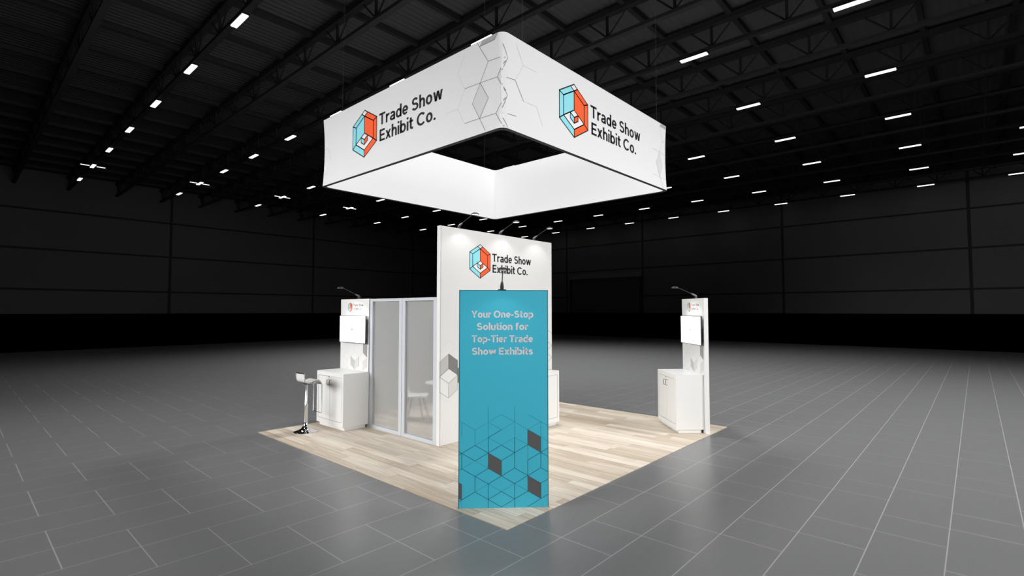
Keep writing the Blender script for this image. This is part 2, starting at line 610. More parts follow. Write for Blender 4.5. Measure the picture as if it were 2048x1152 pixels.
def lettering(lines, cap, mat_key, parent, name='lettering', mp=flat, e=0.0016, bold=0.172):
    """lines: (text, x0, x1, baseline); bold is the stroke weight as a share of the cap height"""
    for text, x0, x1, base in lines:
        mb = MB()
        gl = [glyph(c, bold) for c in text]
        gap = 0.065
        nat = sum(g[0] for g in gl) + gap * (len(gl) - 1)
        fit = (x1 - x0) / (cap * nat)
        x = 0.0
        P = lambda px, py: (x0 + px * cap * fit, base + py * cap)
        for ch_, (gw, strokes, diags, dots) in zip(text, gl):
            if ch_ == ' ':
                mb.build(name, mat_key, parent)
                mb = MB()
            for st in strokes:
                pts = [Vector((x + px, py)) for px, py in st]
                closed = (pts[0] - pts[-1]).length < 1e-4
                if closed:
                    pts = pts[:-1]
                n = len(pts)
                vs = []
                for i, p in enumerate(pts):
                    a_ = pts[(i - 1) % n] if (closed or i) else p
                    c_ = pts[(i + 1) % n] if (closed or i < n - 1) else p
                    t1, t2 = (p - a_), (c_ - p)
                    t1 = t1.normalized() if t1.length > 1e-9 else t2.normalized()
                    t2 = t2.normalized() if t2.length > 1e-9 else t1
                    t_ = (t1 + t2).normalized()
                    k_ = 1 / max(0.5, t_.dot(t1))
                    q = Vector((-t_.y, t_.x)) * bold / 2 * k_
                    vs += [mp(*P(*(p + q)), e), mp(*P(*(p - q)), e)]
                fs = []
                for i in range(n if closed else n - 1):
                    j = (i + 1) % n
                    fs.append((2 * i, 2 * i + 1, 2 * j + 1, 2 * j))
                mb.add(vs, fs)
            for (ax, ay), (bx, by) in diags:
                hw_ = bold / 2 * math.hypot(bx - ax, by - ay) / abs(by - ay) * 0.96
                mb.add([mp(*P(x + ax - hw_, ay), e), mp(*P(x + ax + hw_, ay), e), mp(*P(x + bx + hw_, by), e), mp(*P(x + bx - hw_, by), e)], [(0, 1, 2, 3)])
            for px, py, r in dots:
                mb.add([mp(*P(x + px + r * math.cos(2 * PI * i / 16), py + r * math.sin(2 * PI * i / 16)), e) for i in range(16)], [tuple(range(16))])
            x += gw + gap
        mb.build(name, mat_key, parent)


def logo(parent, cx, cz, rx, rz, mp=flat, pre='', name='logo'):
    mb = MB()
    keys = [pre + 'line' if not pre else 's_ink', pre + 'cyan', pre + 'orange', pre + 'paper']

    def P(*q):
        return [(cx + x * rx, cz + z * rz) for x, z in q]
    T, UL, LL, B_, LR, UR = (0, 1), (-.866, .5), (-.866, -.5), (0, -1), (.866, -.5), (.866, .5)
    iT, iUL, iLL, iB, iLR, iUR, ce = (0, .755), (-.625, .40), (-.625, -.335), (0, -.70), (.625, -.335), (.625, .40), (0, .03)
    tl, tr = (-.21, .88), (.21, .88)
    polys = [
        (3, [T, tl, iT, tr]), (1, [tl, UL, iUL, iT]), (2, [tr, iT, iUR, UR]),
        (1, [UL, LL, iLL, iUL]), (1, [LL, B_, iB, iLL]), (2, [B_, LR, iLR, iB]), (2, [LR, UR, iUR, iLR]),
        (1, [iT, iUL, iLL, ce]), (2, [iT, ce, iLR, iUR]), (3, [ce, iLL, iB, iLR]),
    ]
    cube = [(3, [(0, .03), (-.235, -.115), (0, -.25), (.235, -.115)]),
            (1, [(-.235, -.115), (0, -.25), (0, -.465), (-.235, -.33)]),
            (2, [(0, -.25), (.235, -.115), (.235, -.33), (0, -.465)])]
    w = 0.042 * (rx + rz) / 2
    for m, q in polys:
        fill(mb, P(*q), m, 0.0012, mp)
        stroke(mb, P(*q), w, 0, 0.0020, mp, True)
    for m, q in cube:
        fill(mb, P(*q), m, 0.0024, mp)
        stroke(mb, P(*q), w, 0, 0.0030, mp, True)
    return mb.build(name, keys, parent)


# ------------------------------------------------------------------ the hall
S = 6.096
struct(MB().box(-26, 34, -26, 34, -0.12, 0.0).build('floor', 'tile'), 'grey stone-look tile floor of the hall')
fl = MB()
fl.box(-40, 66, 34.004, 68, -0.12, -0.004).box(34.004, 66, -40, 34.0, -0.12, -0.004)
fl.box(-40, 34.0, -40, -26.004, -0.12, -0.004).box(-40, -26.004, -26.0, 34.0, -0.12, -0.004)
struct(fl.build('floor_far', 'void'), 'floor coloured black in place of shade at the far edges of the hall')
struct(MB().box(65.0, 65.4, -40, 67.4, 0, 17).build('wall_right', 'matte_black'), 'dark panelled hall wall behind the lone kiosk')
struct(MB().box(-40, 65.0, 67.0, 67.4, 0, 17).build('wall_left', 'matte_black'), 'dark panelled hall wall behind the bar stool')
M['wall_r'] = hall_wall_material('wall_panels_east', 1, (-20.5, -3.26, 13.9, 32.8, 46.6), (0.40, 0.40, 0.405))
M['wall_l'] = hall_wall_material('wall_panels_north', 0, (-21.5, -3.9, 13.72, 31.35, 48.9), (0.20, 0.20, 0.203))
bpy.data.objects['wall_right'].data.materials[0] = M['wall_r']
bpy.data.objects['wall_left'].data.materials[0] = M['wall_l']
struct(MB().box(64.3, 64.6, -40, 66.3, -0.004, 1.87).build('black_band_right', 'matte_black'), 'added black band along the foot of the hall wall behind the lone kiosk')  # added bands, they blank out the hall below eye level
struct(MB().box(-40, 64.3, 66.3, 66.6, -0.004, 1.87).build('black_band_left', 'matte_black'), 'added black band along the foot of the hall wall behind the bar stool')
struct(MB().box(-40, 65.4, -40, 67.4, 16.5, 16.7).build('ceiling', 'deck'), 'black corrugated roof deck')

struct(MB().box(-40.4, -40.0, -40, 67.4, 0, 17).build('wall_front', 'matte_black'), 'dark hall wall behind the camera').data.materials[0] = M['wall_r']
struct(MB().box(-40.4, 65.4, -40.4, -40.0, 0, 17).build('wall_back', 'matte_black'), 'dark hall wall behind the camera').data.materials[0] = M['wall_l']

# roller door in the far wall
M['door_leaf'] = mat('door_leaf', (0.26, 0.26, 0.265), 0.8, spec=0.1, linear=True)
M['door_case'] = mat('door_case', (0.55, 0.55, 0.56), 0.8, spec=0.1, linear=True)
dr = struct(MB().box(64.93, 65.0, 33.4, 45.4, 0, 7.05).build('door_1', 'door_leaf'), 'wide closed roller door in the hall wall')
fr = MB().box(64.6, 65.0, 33.0, 45.8, 7.25, 7.95)
struct(fr.build('door_casing', 'door_case', dr))
for y0, y1 in ((33.0, 33.2), (45.6, 45.8)):
    struct(MB().box(64.75, 65.0, y0, y1, 0, 7.2).build('door_jamb', 'truss', dr))

# roof trusses run in +Y, joists in +X
def make_truss(name, chord):
    mb = MB()
    mb.box(-0.14, 0.14, -22, 67, 14.86, 15.02, 1)
    mb.box(-0.16, 0.16, -22, 67, 16.05, 16.3, 0)
    y = -21.0
    while y < 66:
        mb.box(-0.05, 0.05, y - 0.05, y + 0.05, 15.0, 16.1, 0)
        for s in (-1, 1):
            mb.tube([(0, y, 15.02), (0, y + s * 1.1, 16.1)], 0.04, 4, 0)
        y += 3.327
    return mb.build(name, ['truss', chord])


tr0 = make_truss('ceiling_beam', 'truss_pale')
tr1 = make_truss('ceiling_beam', 'truss')
GX0, GXS, GY0, GYS = 4.29, 8.22, -0.15, 6.655
words = ['first', 'second', 'third', 'fourth', 'fifth', 'sixth', 'seventh', 'eighth', 'ninth', 'tenth', 'eleventh', 'twelfth']
for k in range(-1, 8):
    for half, src in ((0.0, tr1), (0.5, tr0)):
        x = GX0 + GXS * (k + half) + (0.05 if (k, half) == (1, 0.0) else 0)
        if x < 0 and half == 0.0:
            continue
        if x > 64.5:
            continue
        first = src.location.x == 0
        o = src if first else src.copy()
        if not first:
            C.objects.link(o)
        o.location.x = x
        struct(o, 'black steel roof truss under the dark roof deck')
jo = MB().box(-20, 65, -0.11, 0.11, 16.2, 16.46).build('ceiling_joist', 'truss')
for m in range(-2, 11):
    for q, half in enumerate((0.0, 0.5)):
        o = jo if (m == -2 and q == 0) else jo.copy()
        if o is not jo:
            C.objects.link(o)
        o.location.y = GY0 + GYS * (m + half) + 1.5
        struct(o, 'black roof joist crossing the trusses')

# strip lamps on the lit truss lines (only those the picture shows)
LAMPS = {
    0: [9, 8, 7, 6, 5, 4, 3],
    1: [9, 8, 7, 6, 5, 4, 3, 2],
    2: [9, 8, 7, 1, 0],
    3: [9, 8, 7, 4, 1, 0],
    4: [9, 8, 7, 2, 1, 0],
    5: [9, 8, 7, 3, 2, 1, 0, -1],
    6: [8, 7, 6, 5, 4, 3, 2, 1, 0, -1],
    7: [8, 7, 6, 5, 4, 3, 2, 1, 0, -1],
}
CROSS = {(0, 8), (1, 8), (2, 8), (3, 8)}
lamp0 = {}
for k, ms in LAMPS.items():
    for n, m in enumerate(ms):
        cross = (k, m) in CROSS
        pos = (GX0 + GXS * k + (0.05 if k == 1 else 0), GY0 + GYS * m, 14.78)
        lab = '%s strip lamp, %s seen from the stool-side wall, %s roof row from the camera' % (
            'cross-shaped white' if cross else 'white', words[n], words[k])
        if cross not in lamp0:
            t = thing('strip_lamp', lab, 'ceiling lamp', pos, 0, 'strip lamps under the hall roof')
            b = MB().box(-0.16, 0.16, -0.72, 0.72, 0.02, 0.09)
            if cross:
                b.box(-0.9, -0.16, -0.06, 0.06, 0.02, 0.08).box(0.16, 0.9, -0.06, 0.06, 0.02, 0.08)
            b.build('housing', 'lamp_body', t)
            MB().box(-0.13, 0.13, -0.67, 0.67, -0.03, 0.03).build('tube', 'tube', t, bevel=0.01)
            if cross:
                for s in (-1, 1):
                    MB().box(min(s * 0.25, s * 0.85), max(s * 0.25, s * 0.85), -0.05, 0.05, -0.02, 0.03).build('side_tube', 'tube', t)
            lamp0[cross] = t
        else:
            dup(lamp0[cross], pos, 0, lab, 'strip lamps under the hall roof')

# ------------------------------------------------------------------ booth floor
tag(MB().box(0, S, 0, S, 0.0005, 0.008).build('plank_mat', 'plank'), 'square pale wood-plank vinyl mat laid under the whole booth', 'floor mat')
Z0 = 0.008

# ------------------------------------------------------------------ tall logo wall
wx0, wx1, wy, wh = 1.56, 4.53, 2.934, 3.592
t = thing('display_wall', 'tall white logo wall with three arm lamps on top, behind the blue panel', 'wall panel', (wx0, wy, Z0))
WL = wx1 - wx0
MB().box(0, WL, 0, 0.076, 0, wh - Z0).build('wall_panel', 'white', t, bevel=0.003)
mb = MB()
stroke(mb, [(0.018, 0.0), (0.018, wh - Z0)], 0.006, 0)
mb.build('edge_seam', 'seam', t)
ox, oz = wx0, Z0
logo(t, 2.475 - ox, 3.063 - oz, 0.292, 0.298)
lettering([('Trade Show', 2.779 - ox, 3.866 - ox, 3.083 - oz), ('Exhibit Co.', 2.786 - ox, 3.765 - ox, 2.881 - oz)], 0.145, 'ink', t)
mb = MB()
keys = ['g_mid', 'g_dark', 'g_pale', 'g_light', 'hair', 'hair_pale']


def wp(*q):
    return [(x - ox, z - oz) for x, z in q]


hx, hs = 0.1975, 0.242      # cell half width, side length


def cubeat(cx, cz):         # vertices round the middle vertex of one printed cube
    return dict(c=(cx, cz), t=(cx, cz + hs), b=(cx, cz - hs), ul=(cx - hx, cz + hs / 2), ur=(cx + hx, cz + hs / 2),
                ll=(cx - hx, cz - hs / 2), lr=(cx + hx, cz - hs / 2))


a = cubeat(1.757, 1.239)
b_ = cubeat(1.757, 0.997)
for m, q in ((0, [a['t'], a['ul'], a['ll'], a['c']]), (1, [a['t'], a['c'], a['lr'], a['ur']]),
             (2, [a['c'], a['ll'], b_['c'], a['lr']]), (2, [a['ll'], b_['ll'], b_['b'], b_['c']]),
             (3, [b_['c'], b_['b'], b_['lr'], a['lr']])):
    q = [(max(x, wx0 + 0.004), z) for x, z in q]
    fill(mb, wp(*q), m)
    stroke(mb, wp(*q), 0.005, 4, close=True)
# the next cubes along the wall, half hidden behind the blue panel
for cx in (2.152, 4.39):
    c2 = cubeat(cx, 0.997 + 0.121)
    q = [c2['ul'], c2['c'], c2['b'], c2['ll']]
    if cx < 3:
        fill(mb, wp(*q), 1)
        stroke(mb, wp(*q), 0.005, 4, close=True)
for q in ([(1.57, 1.574), (1.757, 1.70), (1.953, 1.58), (1.757, 1.482)], [(1.563, 0.80), (1.753, 0.69), (1.948, 0.80)]):
    stroke(mb, wp(*q), 0.004, 5)
for q in ([(4.25, 1.878), (4.526, 1.730)], [(4.25, 1.640), (4.526, 1.482), (4.25, 1.322)], [(4.526, 1.238), (4.25, 1.40)],
          [(4.526, 1.238), (4.25, 1.08)], [(4.25, 0.99), (4.526, 1.0)]):
    stroke(mb, wp(*q), 0.006, 4)
mb.build('cube_print', keys, t)


# ------------------------------------------------------------------ blue panel
bw2 = 0.497
blue_loc = (0.3909, 0.4105, Z0)
t = thing('banner_panel', 'blue free-standing panel with a pale grey slogan on the front corner of the mat', 'banner', blue_loc, -PI / 4)
MB().box(-bw2, bw2, 0, 0.07, 0, 2.413).build('panel_board', 'blue', t, bevel=0.002)
mb = MB()
for x0, x1, z0, z1 in ((-bw2 - .004, -bw2, 0, 2.417), (bw2, bw2 + .004, 0, 2.417), (-bw2, bw2, 2.413, 2.417)):
    mb.box(x0, x1, -0.003, 0.073, z0, z1)
mb.build('edge_trim', 'dark_metal', t)
zb = -Z0
lettering([('Your One-Stop', -0.362, 0.335, 2.1135 + zb), ('Solution for', -0.303, 0.275, 1.9755 + zb),
           ('Top-Tier Trade', -0.359, 0.330, 1.8375 + zb), ('Show Exhibits', -0.358, 0.330, 1.6985 + zb)], 0.078, 'grey_text', t, bold=0.18)


def bl(i, h):
    x = -0.171 + 0.1468 * i
    return (max(-bw2, min(bw2, x)), max(0.004, 0.1025 + 0.0847 * h + zb))


mb = MB()
LE, RE = -2.22, 4.55
for q in ([(0, 6), (1, 5), (1, 3), (0, 4)], [(3, 9), (4, 8), (4, 6), (3, 7)], [(3, 3), (4, 2), (4, 0), (3, 1)], [(LE, 2.22), (-2, 2), (-2, 0), (LE, .22)]):
    fill(mb, [bl(*p) for p in q], 0)
    stroke(mb, [bl(*p) for p in q], 0.003, 1, close=True)
dark = [[(-1, 7), (-2, 6)], [(-1, 7), (0, 6)], [(-2, 6), (-1, 5), (0, 6)], [(-2, 6), (-2, 4), (-1, 3), (0, 4)], [(-1, 3), (-1, 1)], [(-1, 3), (0, 2)],
        [(0, 2), (0, 0), (0, -1.15)], [(0, 2), (1, 3)], [(1, 3), (2, 4)], [(1, 3), (2, 2)], [(2, 4), (3, 3)], [(2, 2), (3, 3)], [(2, 2), (2, 0), (2, -1.15)],
        [(2, 0), (3, 1)], [(2, 0), (1, 1), (0, 0), (1, -1), (2, 0)], [(-1, 1), (0, 0)], [(-1, 1), (-2, 0), (LE, -.22)], [(0, 6), (1, 7), (2, 6), (1, 5)],
        [(1, 9), (0, 8), (0, 6)], [(2, 8), (2, 6), (2, 4)], [(2, 6), (3, 7)], [(4, 6), (3, 5), (3, 3)], [(4, 6), (4, 4), (3, 3)],
        [(4, 4), (RE, 3.45)], [(4, 6), (RE, 5.45)], [(4, 6), (RE, 6.55)], [(4, 2), (RE, 2.55)], [(3, -1), (4, 0), (RE, .55)],
        [(-2, 6), (LE, 6.22)], [(-2, 6), (LE, 5.78)], [(-2, 4), (LE, 3.78)]]
pale = [[(0, 12), (0, 8)], [(2, 12), (2, 8)], [(1, 11), (0, 10), (1, 9), (2, 10), (1, 11)], [(0, 10), (-1, 9), (-1, 7)], [(-1, 9), (-2, 10), (-2, 8)],
        [(2, 10), (3, 9)], [(3, 11), (4, 10), (3, 9)], [(4, 10), (RE, 9.45)], [(4, 10), (4, 8)], [(0, 8), (1, 7)], [(2, 8), (1, 7)], [(2, 8), (3, 7)],
        [(0, 8), (-1, 7)], [(4, 8), (RE, 7.45)], [(-1, 5), (0, 4)], [(-1, 5), (-2, 4)], [(0, 2), (1, 1)], [(0, 2), (-1, 1)], [(2, 2), (1, 1)], [(2, 2), (3, 1)],
        [(-2, 0), (-2, -1.15)], [(3, 7), (3, 5)], [(-2, 10), (LE, 10.22)]]
for q in pale:
    stroke(mb, [bl(*p) for p in q], 0.0035, 2, 0.0010)
for q in dark:
    stroke(mb, [bl(*p) for p in q], 0.0045, 1, 0.0016)
mb.build('cube_print', ['charcoal', 'blue_line', 'blue_line_pale'], t)


# ------------------------------------------------------------------ arm lamps
def make_arm_lamp(label, loc, rot, watts):
    t = thing('arm_lamp', label, 'lamp', loc, rot, 'arm lamps on top of the booth panels')
    MB().box(-0.045, 0.045, -0.045, 0.045, 0.0, 0.008).box(-0.02, 0.02, -0.02, 0.02, 0.008, 0.05).build('clamp', 'dark_metal', t, bevel=0.002)
    MB().tube([(0, 0.005, 0.045), (0, -0.035, 0.07), (0, -0.085, 0.092)], [0.021, 0.018, 0.009], 12).build('sleeve', 'grey_metal', t, smooth=True)
    MB().tube([(0, -0.08, 0.089), (0, -0.21, 0.148), (0, -0.345, 0.205)], 0.0055, 8).build('arm', 'dark_metal', t, smooth=True)
    h = MB()
    h.lathe([(0.012, 0.022), (0.03, 0.02), (0.054, 0.008), (0.06, -0.003), (0.06, -0.012), (0.055, -0.012), (0.054, -0.004)], 24, (0, -0.395, 0.205), 0, 1.0, 1.15)
    ho = h.build('lamp_head', 'dark_metal', t, smooth=True)
    MB().lathe([(0.0535, -0.0045), (0.052, -0.0055), (0.03, -0.006)], 24, (0, -0.395, 0.205), 0, 1.0, 1.15).build('lens', 'lens', ho, smooth=True)
    d = bpy.data.lights.new('arm_lamp_beam', 'SPOT')
    d.energy = watts
    d.spot_size = math.radians(104)
    d.spot_blend = 0.35
    d.shadow_soft_size = 0.06
    o = bpy.data.objects.new('arm_lamp_beam', d)
    C.objects.link(o)
    o.parent = t
    o.location = (0, -0.395, 0.188)
    o.rotation_euler = (math.radians(6), 0, 0)
    return t


for x, lab in ((2.006, 'grey arm lamp on the tall logo wall, nearest the frosted glass'), (3.03, 'grey arm lamp over the middle of the tall logo wall'),
               (4.01, 'grey arm lamp on the tall logo wall at the end away from the glass')):
    make_arm_lamp(lab, (x, wy + 0.038, wh), 0, 9)
make_arm_lamp('grey arm lamp clamped on top of the blue panel', (blue_loc[0] - 0.02 * 0.707 + 0.035 * 0.707, blue_loc[1] + 0.02 * 0.707 + 0.035 * 0.707, 2.417 + Z0), -PI / 4, 4.5)

# ------------------------------------------------------------------ meeting room
GXW = 1.562
RZ = 2.415


def glass_frame(label, y0, y1):
    # local x runs towards -Y so that the front faces -X
    t = thing('glass_partition', label, 'glass panel', (GXW, y1, Z0), -PI / 2, 'frosted glass partitions of the meeting room')
    w = y1 - y0
    H = RZ - Z0
    d0, d1 = 0.0, 0.075
    st = 0.088
    for x0, x1 in ((0, st), (w - st, w)):
        MB().box(x0 + .0015, x1 - .0015, d0, d1, 0, H).build('stile', 'alu', t, bevel=0.004)
    MB().box(st, w - st, d0, d1, 0, 0.062).build('bottom_rail', 'alu', t, bevel=0.004)
    MB().box(st, w - st, d0, d1, H - 0.052, H).build('top_rail', 'alu', t, bevel=0.004)
    MB().box(st - 0.005, w - st + 0.005, 0.034, 0.042, 0.057, H - 0.047).build('pane', 'frost', t)
    return t


glass_frame('frosted glass panel beside the tall logo wall, chair showing through', 3.012, 3.962)
glass_frame('frosted glass panel beside the kiosk with the bar stool', 3.966, 4.985)

t = thing('partition_wall', 'white end wall of the meeting room, opposite the glass', 'wall panel', (4.45, 3.012, Z0))
MB().box(0, 0.076, 0, 3.04, 0, RZ - Z0).build('wall_board', 'inside', t, bevel=0.003)
t = thing('partition_wall', 'white back wall of the meeting room, seen through the frosted glass', 'wall panel', (1.64, 6.0, Z0))
MB().box(0, 2.808, 0, 0.05, 0, RZ - Z0).build('wall_board', 'inside', t, bevel=0.003)
MB().box(0.35, 1.02, -0.07, -0.0005, 0, RZ - Z0 - 0.06).build('corner_post', 'white', t, bevel=0.003)

t = thing('round_table', 'round white meeting table behind the frosted glass', 'table', (2.97, 4.44, Z0))
MB().lathe([(0.36, 0.722), (0.395, 0.727), (0.4, 0.737), (0.397, 0.748), (0.36, 0.75)], 40).build('table_top', 'shell', t, smooth=True)
MB().lathe([(0.035, 0.03), (0.03, 0.1), (0.03, 0.66), (0.05, 0.722)], 20).build('column', 'alu', t, smooth=True)
MB().lathe([(0.25, 0.0), (0.25, 0.008), (0.2, 0.018), (0.05, 0.035), (0.034, 0.05)], 32).build('base', 'alu', t, smooth=True)


def make_chair(label, loc, rot):
    t = thing('shell_chair', label, 'chair', loc, rot, 'white shell chairs in the meeting room')
    # shell: local -y is the front
    prof = [(-0.23, 0.435), (-0.2, 0.455), (-0.08, 0.445), (0.06, 0.435), (0.16, 0.45), (0.21, 0.51), (0.235, 0.6), (0.255, 0.7), (0.27, 0.8)]
    vs, fs = [], []
    nx = 9
    for (y, z) in prof:
        back = max(0.0, (z - 0.45) / 0.35)
        hw = 0.22 - 0.03 * back
        for i in range(nx):
            u = i / (nx - 1) * 2 - 1
            lift = 0.045 * abs(u) ** 3 * (1 - back)
            vs.append((u * hw, y - 0.07 * abs(u) ** 2.2 * back, z + lift - (0.03 * abs(u) ** 3 if z > 0.75 else 0)))
    n = len(vs)
    for j in range(len(prof) - 1):
        for i in range(nx - 1):
            fs.append((j * nx + i, j * nx + i + 1, (j + 1) * nx + i + 1, (j + 1) * nx + i))
    mb = MB().add(vs, fs)
    o = mb.build('seat_shell', 'shell', t, smooth=True)
    so = o.modifiers.new('thickness', 'SOLIDIFY')
    so.thickness = 0.012
    so.offset = 1
    sb = o.modifiers.new('smooth', 'SUBSURF')
    sb.levels = sb.render_levels = 1
    for sx in (-1, 1):
        for y0, y1 in ((-0.12, -0.22), (0.1, 0.2)):
            MB().tube([(sx * 0.12, y0, 0.438), (sx * 0.21, y1, 0.006)], [0.016, 0.011], 10).build('leg', 'oak', t, smooth=True)
    return t


make_chair('white shell chair beside the glass end of the meeting table', (2.60, 4.93, Z0), math.radians(37))
make_chair('white shell chair on the far side of the meeting table', (3.75, 4.55, Z0), math.radians(-75))


# ------------------------------------------------------------------ kiosks
def kiosk_panel(label, loc, rot):
    t = thing('kiosk_panel', label, 'display panel', loc, rot)
    w, H = 1.03, 2.42 - Z0
    MB().box(-w / 2, w / 2, 0, 0.076, 0, H).build('panel_board', 'white', t, bevel=0.003)
    cx = -0.16
    cz = 2.262 - Z0
    logo(t, cx, cz, 0.088, 0.097)
    lettering([('Trade Show', cx + 0.105, cx + 0.47, 2.277 - Z0), ('Exhibit Co.', cx + 0.105, cx + 0.435, 2.208 - Z0)], 0.048, 'ink', t, bold=0.13)
    mb = MB()
    s, h = 0.17, 0.146

    def pt(i, k):       # i half cells across, k half sides up from the lowest cube foot
        return (0.033 + h * i, 1.046 - Z0 + k * s / 2)

    def hexv(i, k):
        return dict(c=pt(i, k), t=pt(i, k + 2), b=pt(i, k - 2), ul=pt(i - 1, k + 1), ur=pt(i + 1, k + 1), ll=pt(i - 1, k - 1), lr=pt(i + 1, k - 1))
    cub = hexv(0, 2)
    fill(mb, [cub['ul'], cub['ll'], cub['b'], cub['c']], 0)
    fill(mb, [cub['ur'], cub['c'], cub['b'], cub['lr']], 1)
    q = hexv(2, 2)
    fill(mb, [(q['c'][0], q['c'][1]), (q['ur'][0], q['ur'][1]), (q['lr'][0], q['lr'][1]), q['b']], 1)
    q = hexv(2, 4)
    fill(mb, [q['c'], q['t'], pt(3, 7), pt(3, 3)][0:1] + [pt(2, 8), pt(3, 7), pt(3, 3)], 2)
    for i in (-2, 0, 2):
        q = hexv(i, 2)
        stroke(mb, [q['t'], q['ul'], q['ll'], q['b'], q['lr'], q['ur']], 0.003, 3, close=True)
        stroke(mb, [q['ul'], q['c'], q['ur']], 0.003, 3)
        stroke(mb, [q['c'], q['b']], 0.003, 3)
    for i in (-1, 1):
        q = hexv(i, 5)
        stroke(mb, [q['ll'], q['ul'], q['t'], q['ur'], q['lr']], 0.003, 3)
    mb.build('cube_print', ['g_mid', 'g_light', 'g_deep', 'hair_mid'], t)
    return t


def monitor(label, loc, rot):
    t = thing('monitor', label, 'screen', loc, rot)
    w, h = 0.945, 0.53
    MB().box(-w / 2, w / 2, -0.036, -0.020, -h / 2, h / 2).build('housing', 'bezel', t, bevel=0.003)
    sc = MB().box(-w / 2 + 0.008, w / 2 - 0.008, -0.0375, -0.0355, -h / 2 + 0.010, h / 2 - 0.008).build('screen', 'screen', t)
    mb = MB()
    mb.add([(-0.018, -0.0385, -0.026), (0.024, -0.0385, 0.0), (-0.018, -0.0385, 0.026)], [(0, 1, 2)])
    mb.build('play_symbol', 'play', sc)
    for x in (-0.42, -0.37, -0.33, 0.36, 0.42):
        MB().box(x - 0.010, x + 0.010, -0.0385, -0.0378, -0.242, -0.236).build('menu_mark', 'hair_pale', sc)
    MB().box(-0.2, 0.2, -0.020, 0.024, -0.15, 0.15).build('wall_bracket', 'bezel', t)
    return t


def cabinet(label, loc, rot, w=0.98, d=0.51):
    """origin: middle of the rear edge on the floor; front faces local -y"""
    t = thing('storage_cabinet', label, 'cabinet', loc, rot)
    H = 1.04 - Z0
    zb_ = 0.062
    MB().box(-w / 2, w / 2, -d + 0.02, 0, zb_, H - 0.003).build('body', 'white', t, bevel=0.002)
    MB().box(-w / 2, w / 2, -d, 0, H - 0.002, H).build('counter_top', 'counter_top', t)
    MB().box(-w / 2 + 0.03, w / 2 - 0.03, -d + 0.05, -0.05, 0, zb_).build('toe_kick', 'g_pale', t)
    # face frame
    mb = MB()
    for x0, x1, z0, z1 in ((-w / 2, -w / 2 + .055, zb_, H - .003), (w / 2 - .055, w / 2, zb_, H - .003), (-w / 2 + .055, w / 2 - .055, H - .075, H - .003), (-w / 2 + .055, w / 2 - .055, zb_, zb_ + .085)):
        mb.box(x0, x1, -d, -d + 0.021, z0, z1)
    mb.build('face_frame', 'white', t)
    for s in (-1, 1):
        x0, x1 = sorted((s * 0.003, s * (w / 2 - 0.061)))
        dz0, dz1 = zb_ + 0.091, H - 0.081
        do = MB().box(x0, x1, -d + 0.001, -d + 0.0195, dz0, dz1).build('door', 'white', t, bevel=0.002)
        hxp = s * 0.045
        mb = MB()
        mb.tube([(hxp, -d + 0.001, 0.795), (hxp, -d - 0.035, 0.795), (hxp, -d - 0.035, 0.893), (hxp, -d + 0.001, 0.893)], 0.0055, 8)
        mb.build('handle', 'handle', do)
    MB().tube([(-0.03, -d + 0.001, 0.945), (-0.03, -d - 0.006, 0.945)], 0.012, 14).build('lock', 'steel', t)
    return t


RL, RR = -PI / 2, -3 * PI / 4
# kiosk by the glass
kiosk_panel('white kiosk panel with small logo, joined to the frosted glass', (1.56, 5.530, Z0), RL)
monitor('white-lit monitor on the kiosk panel beside the frosted glass', (1.535, 5.505, 1.83), RL)
cabinet('white two-door cabinet beside the chrome bar stool', (1.558, 5.475, Z0), RL, d=0.525)
make_arm_lamp('grey arm lamp on the kiosk panel beside the frosted glass', (1.598, 5.43, 2.421), RL, 24)

# lone kiosk at the far corner
n_ = Vector((-1, 1, 0)) / math.sqrt(2)
w_ = Vector((-1, -1, 0)) / math.sqrt(2)


def kr(n, w, z):
    p = n_ * n + w_ * w
    return (p.x, p.y, z)


kiosk_panel('white kiosk panel with small logo, standing alone at the mat corner', kr(-3.685, -4.315, Z0), RR)
monitor('white-lit monitor on the kiosk panel that stands alone', kr(-3.66, -4.275, 1.83), RR)
cabinet('white two-door cabinet of the kiosk standing alone at the mat corner', kr(-3.683, -4.335, Z0), RR, d=0.51)
make_arm_lamp('grey arm lamp on the kiosk panel that stands alone', kr(-3.723, -4.24, 2.421), RR, 24)

# counter in front of the logo wall, mostly hidden by the blue panel
cabinet('white cabinet against the tall logo wall, half hidden by the blue panel', (3.655, wy - 0.002, Z0), 0, d=0.47)

# ------------------------------------------------------------------ bar stool
t = thing('bar_stool', 'chrome bar stool with a wavy white seat facing the cabinet', 'stool', (0.60, 5.51, Z0), 0)
MB().lathe([(0.205, 0.0), (0.205, 0.006), (0.19, 0.012), (0.13, 0.03), (0.075, 0.065), (0.045, 0.11), (0.034, 0.15), (0.031, 0.17)], 40).build('base', 'chrome', t, smooth=True)
MB().lathe([(0.03, 0.16), (0.03, 0.44), (0.033, 0.445), (0.033, 0.47), (0.028, 0.475), (0.024, 0.48), (0.024, 0.86)], 24).build('column', 'chrome_soft', t, smooth=True)
MB().box(-0.07, 0.07, -0.06, 0.06, 0.845, 0.868).build('seat_mount', 'grey_metal', t, bevel=0.004)
prof = [(-0.120, 1.055), (-0.117, 1.00), (-0.112, 0.945), (-0.098, 0.912), (-0.065, 0.890), (-0.02, 0.880), (0.03, 0.886), (0.07, 0.902), (0.11, 0.917), (0.145, 0.918), (0.178, 0.903), (0.203, 0.873), (0.214, 0.835)]
hw = 0.15
vs, fs = [], []
th = 0.014
for i, (x, z) in enumerate(prof):
    a_ = prof[max(0, i - 1)]
    b2 = prof[min(len(prof) - 1, i + 1)]
    d_ = Vector((b2[0] - a_[0], b2[1] - a_[1])).normalized()
    nn = Vector((-d_.y, d_.x))
    for sy in (-1, 1):
        vs.append((x, sy * hw, z))
        vs.append((x + nn.x * th, sy * hw, z + nn.y * th))
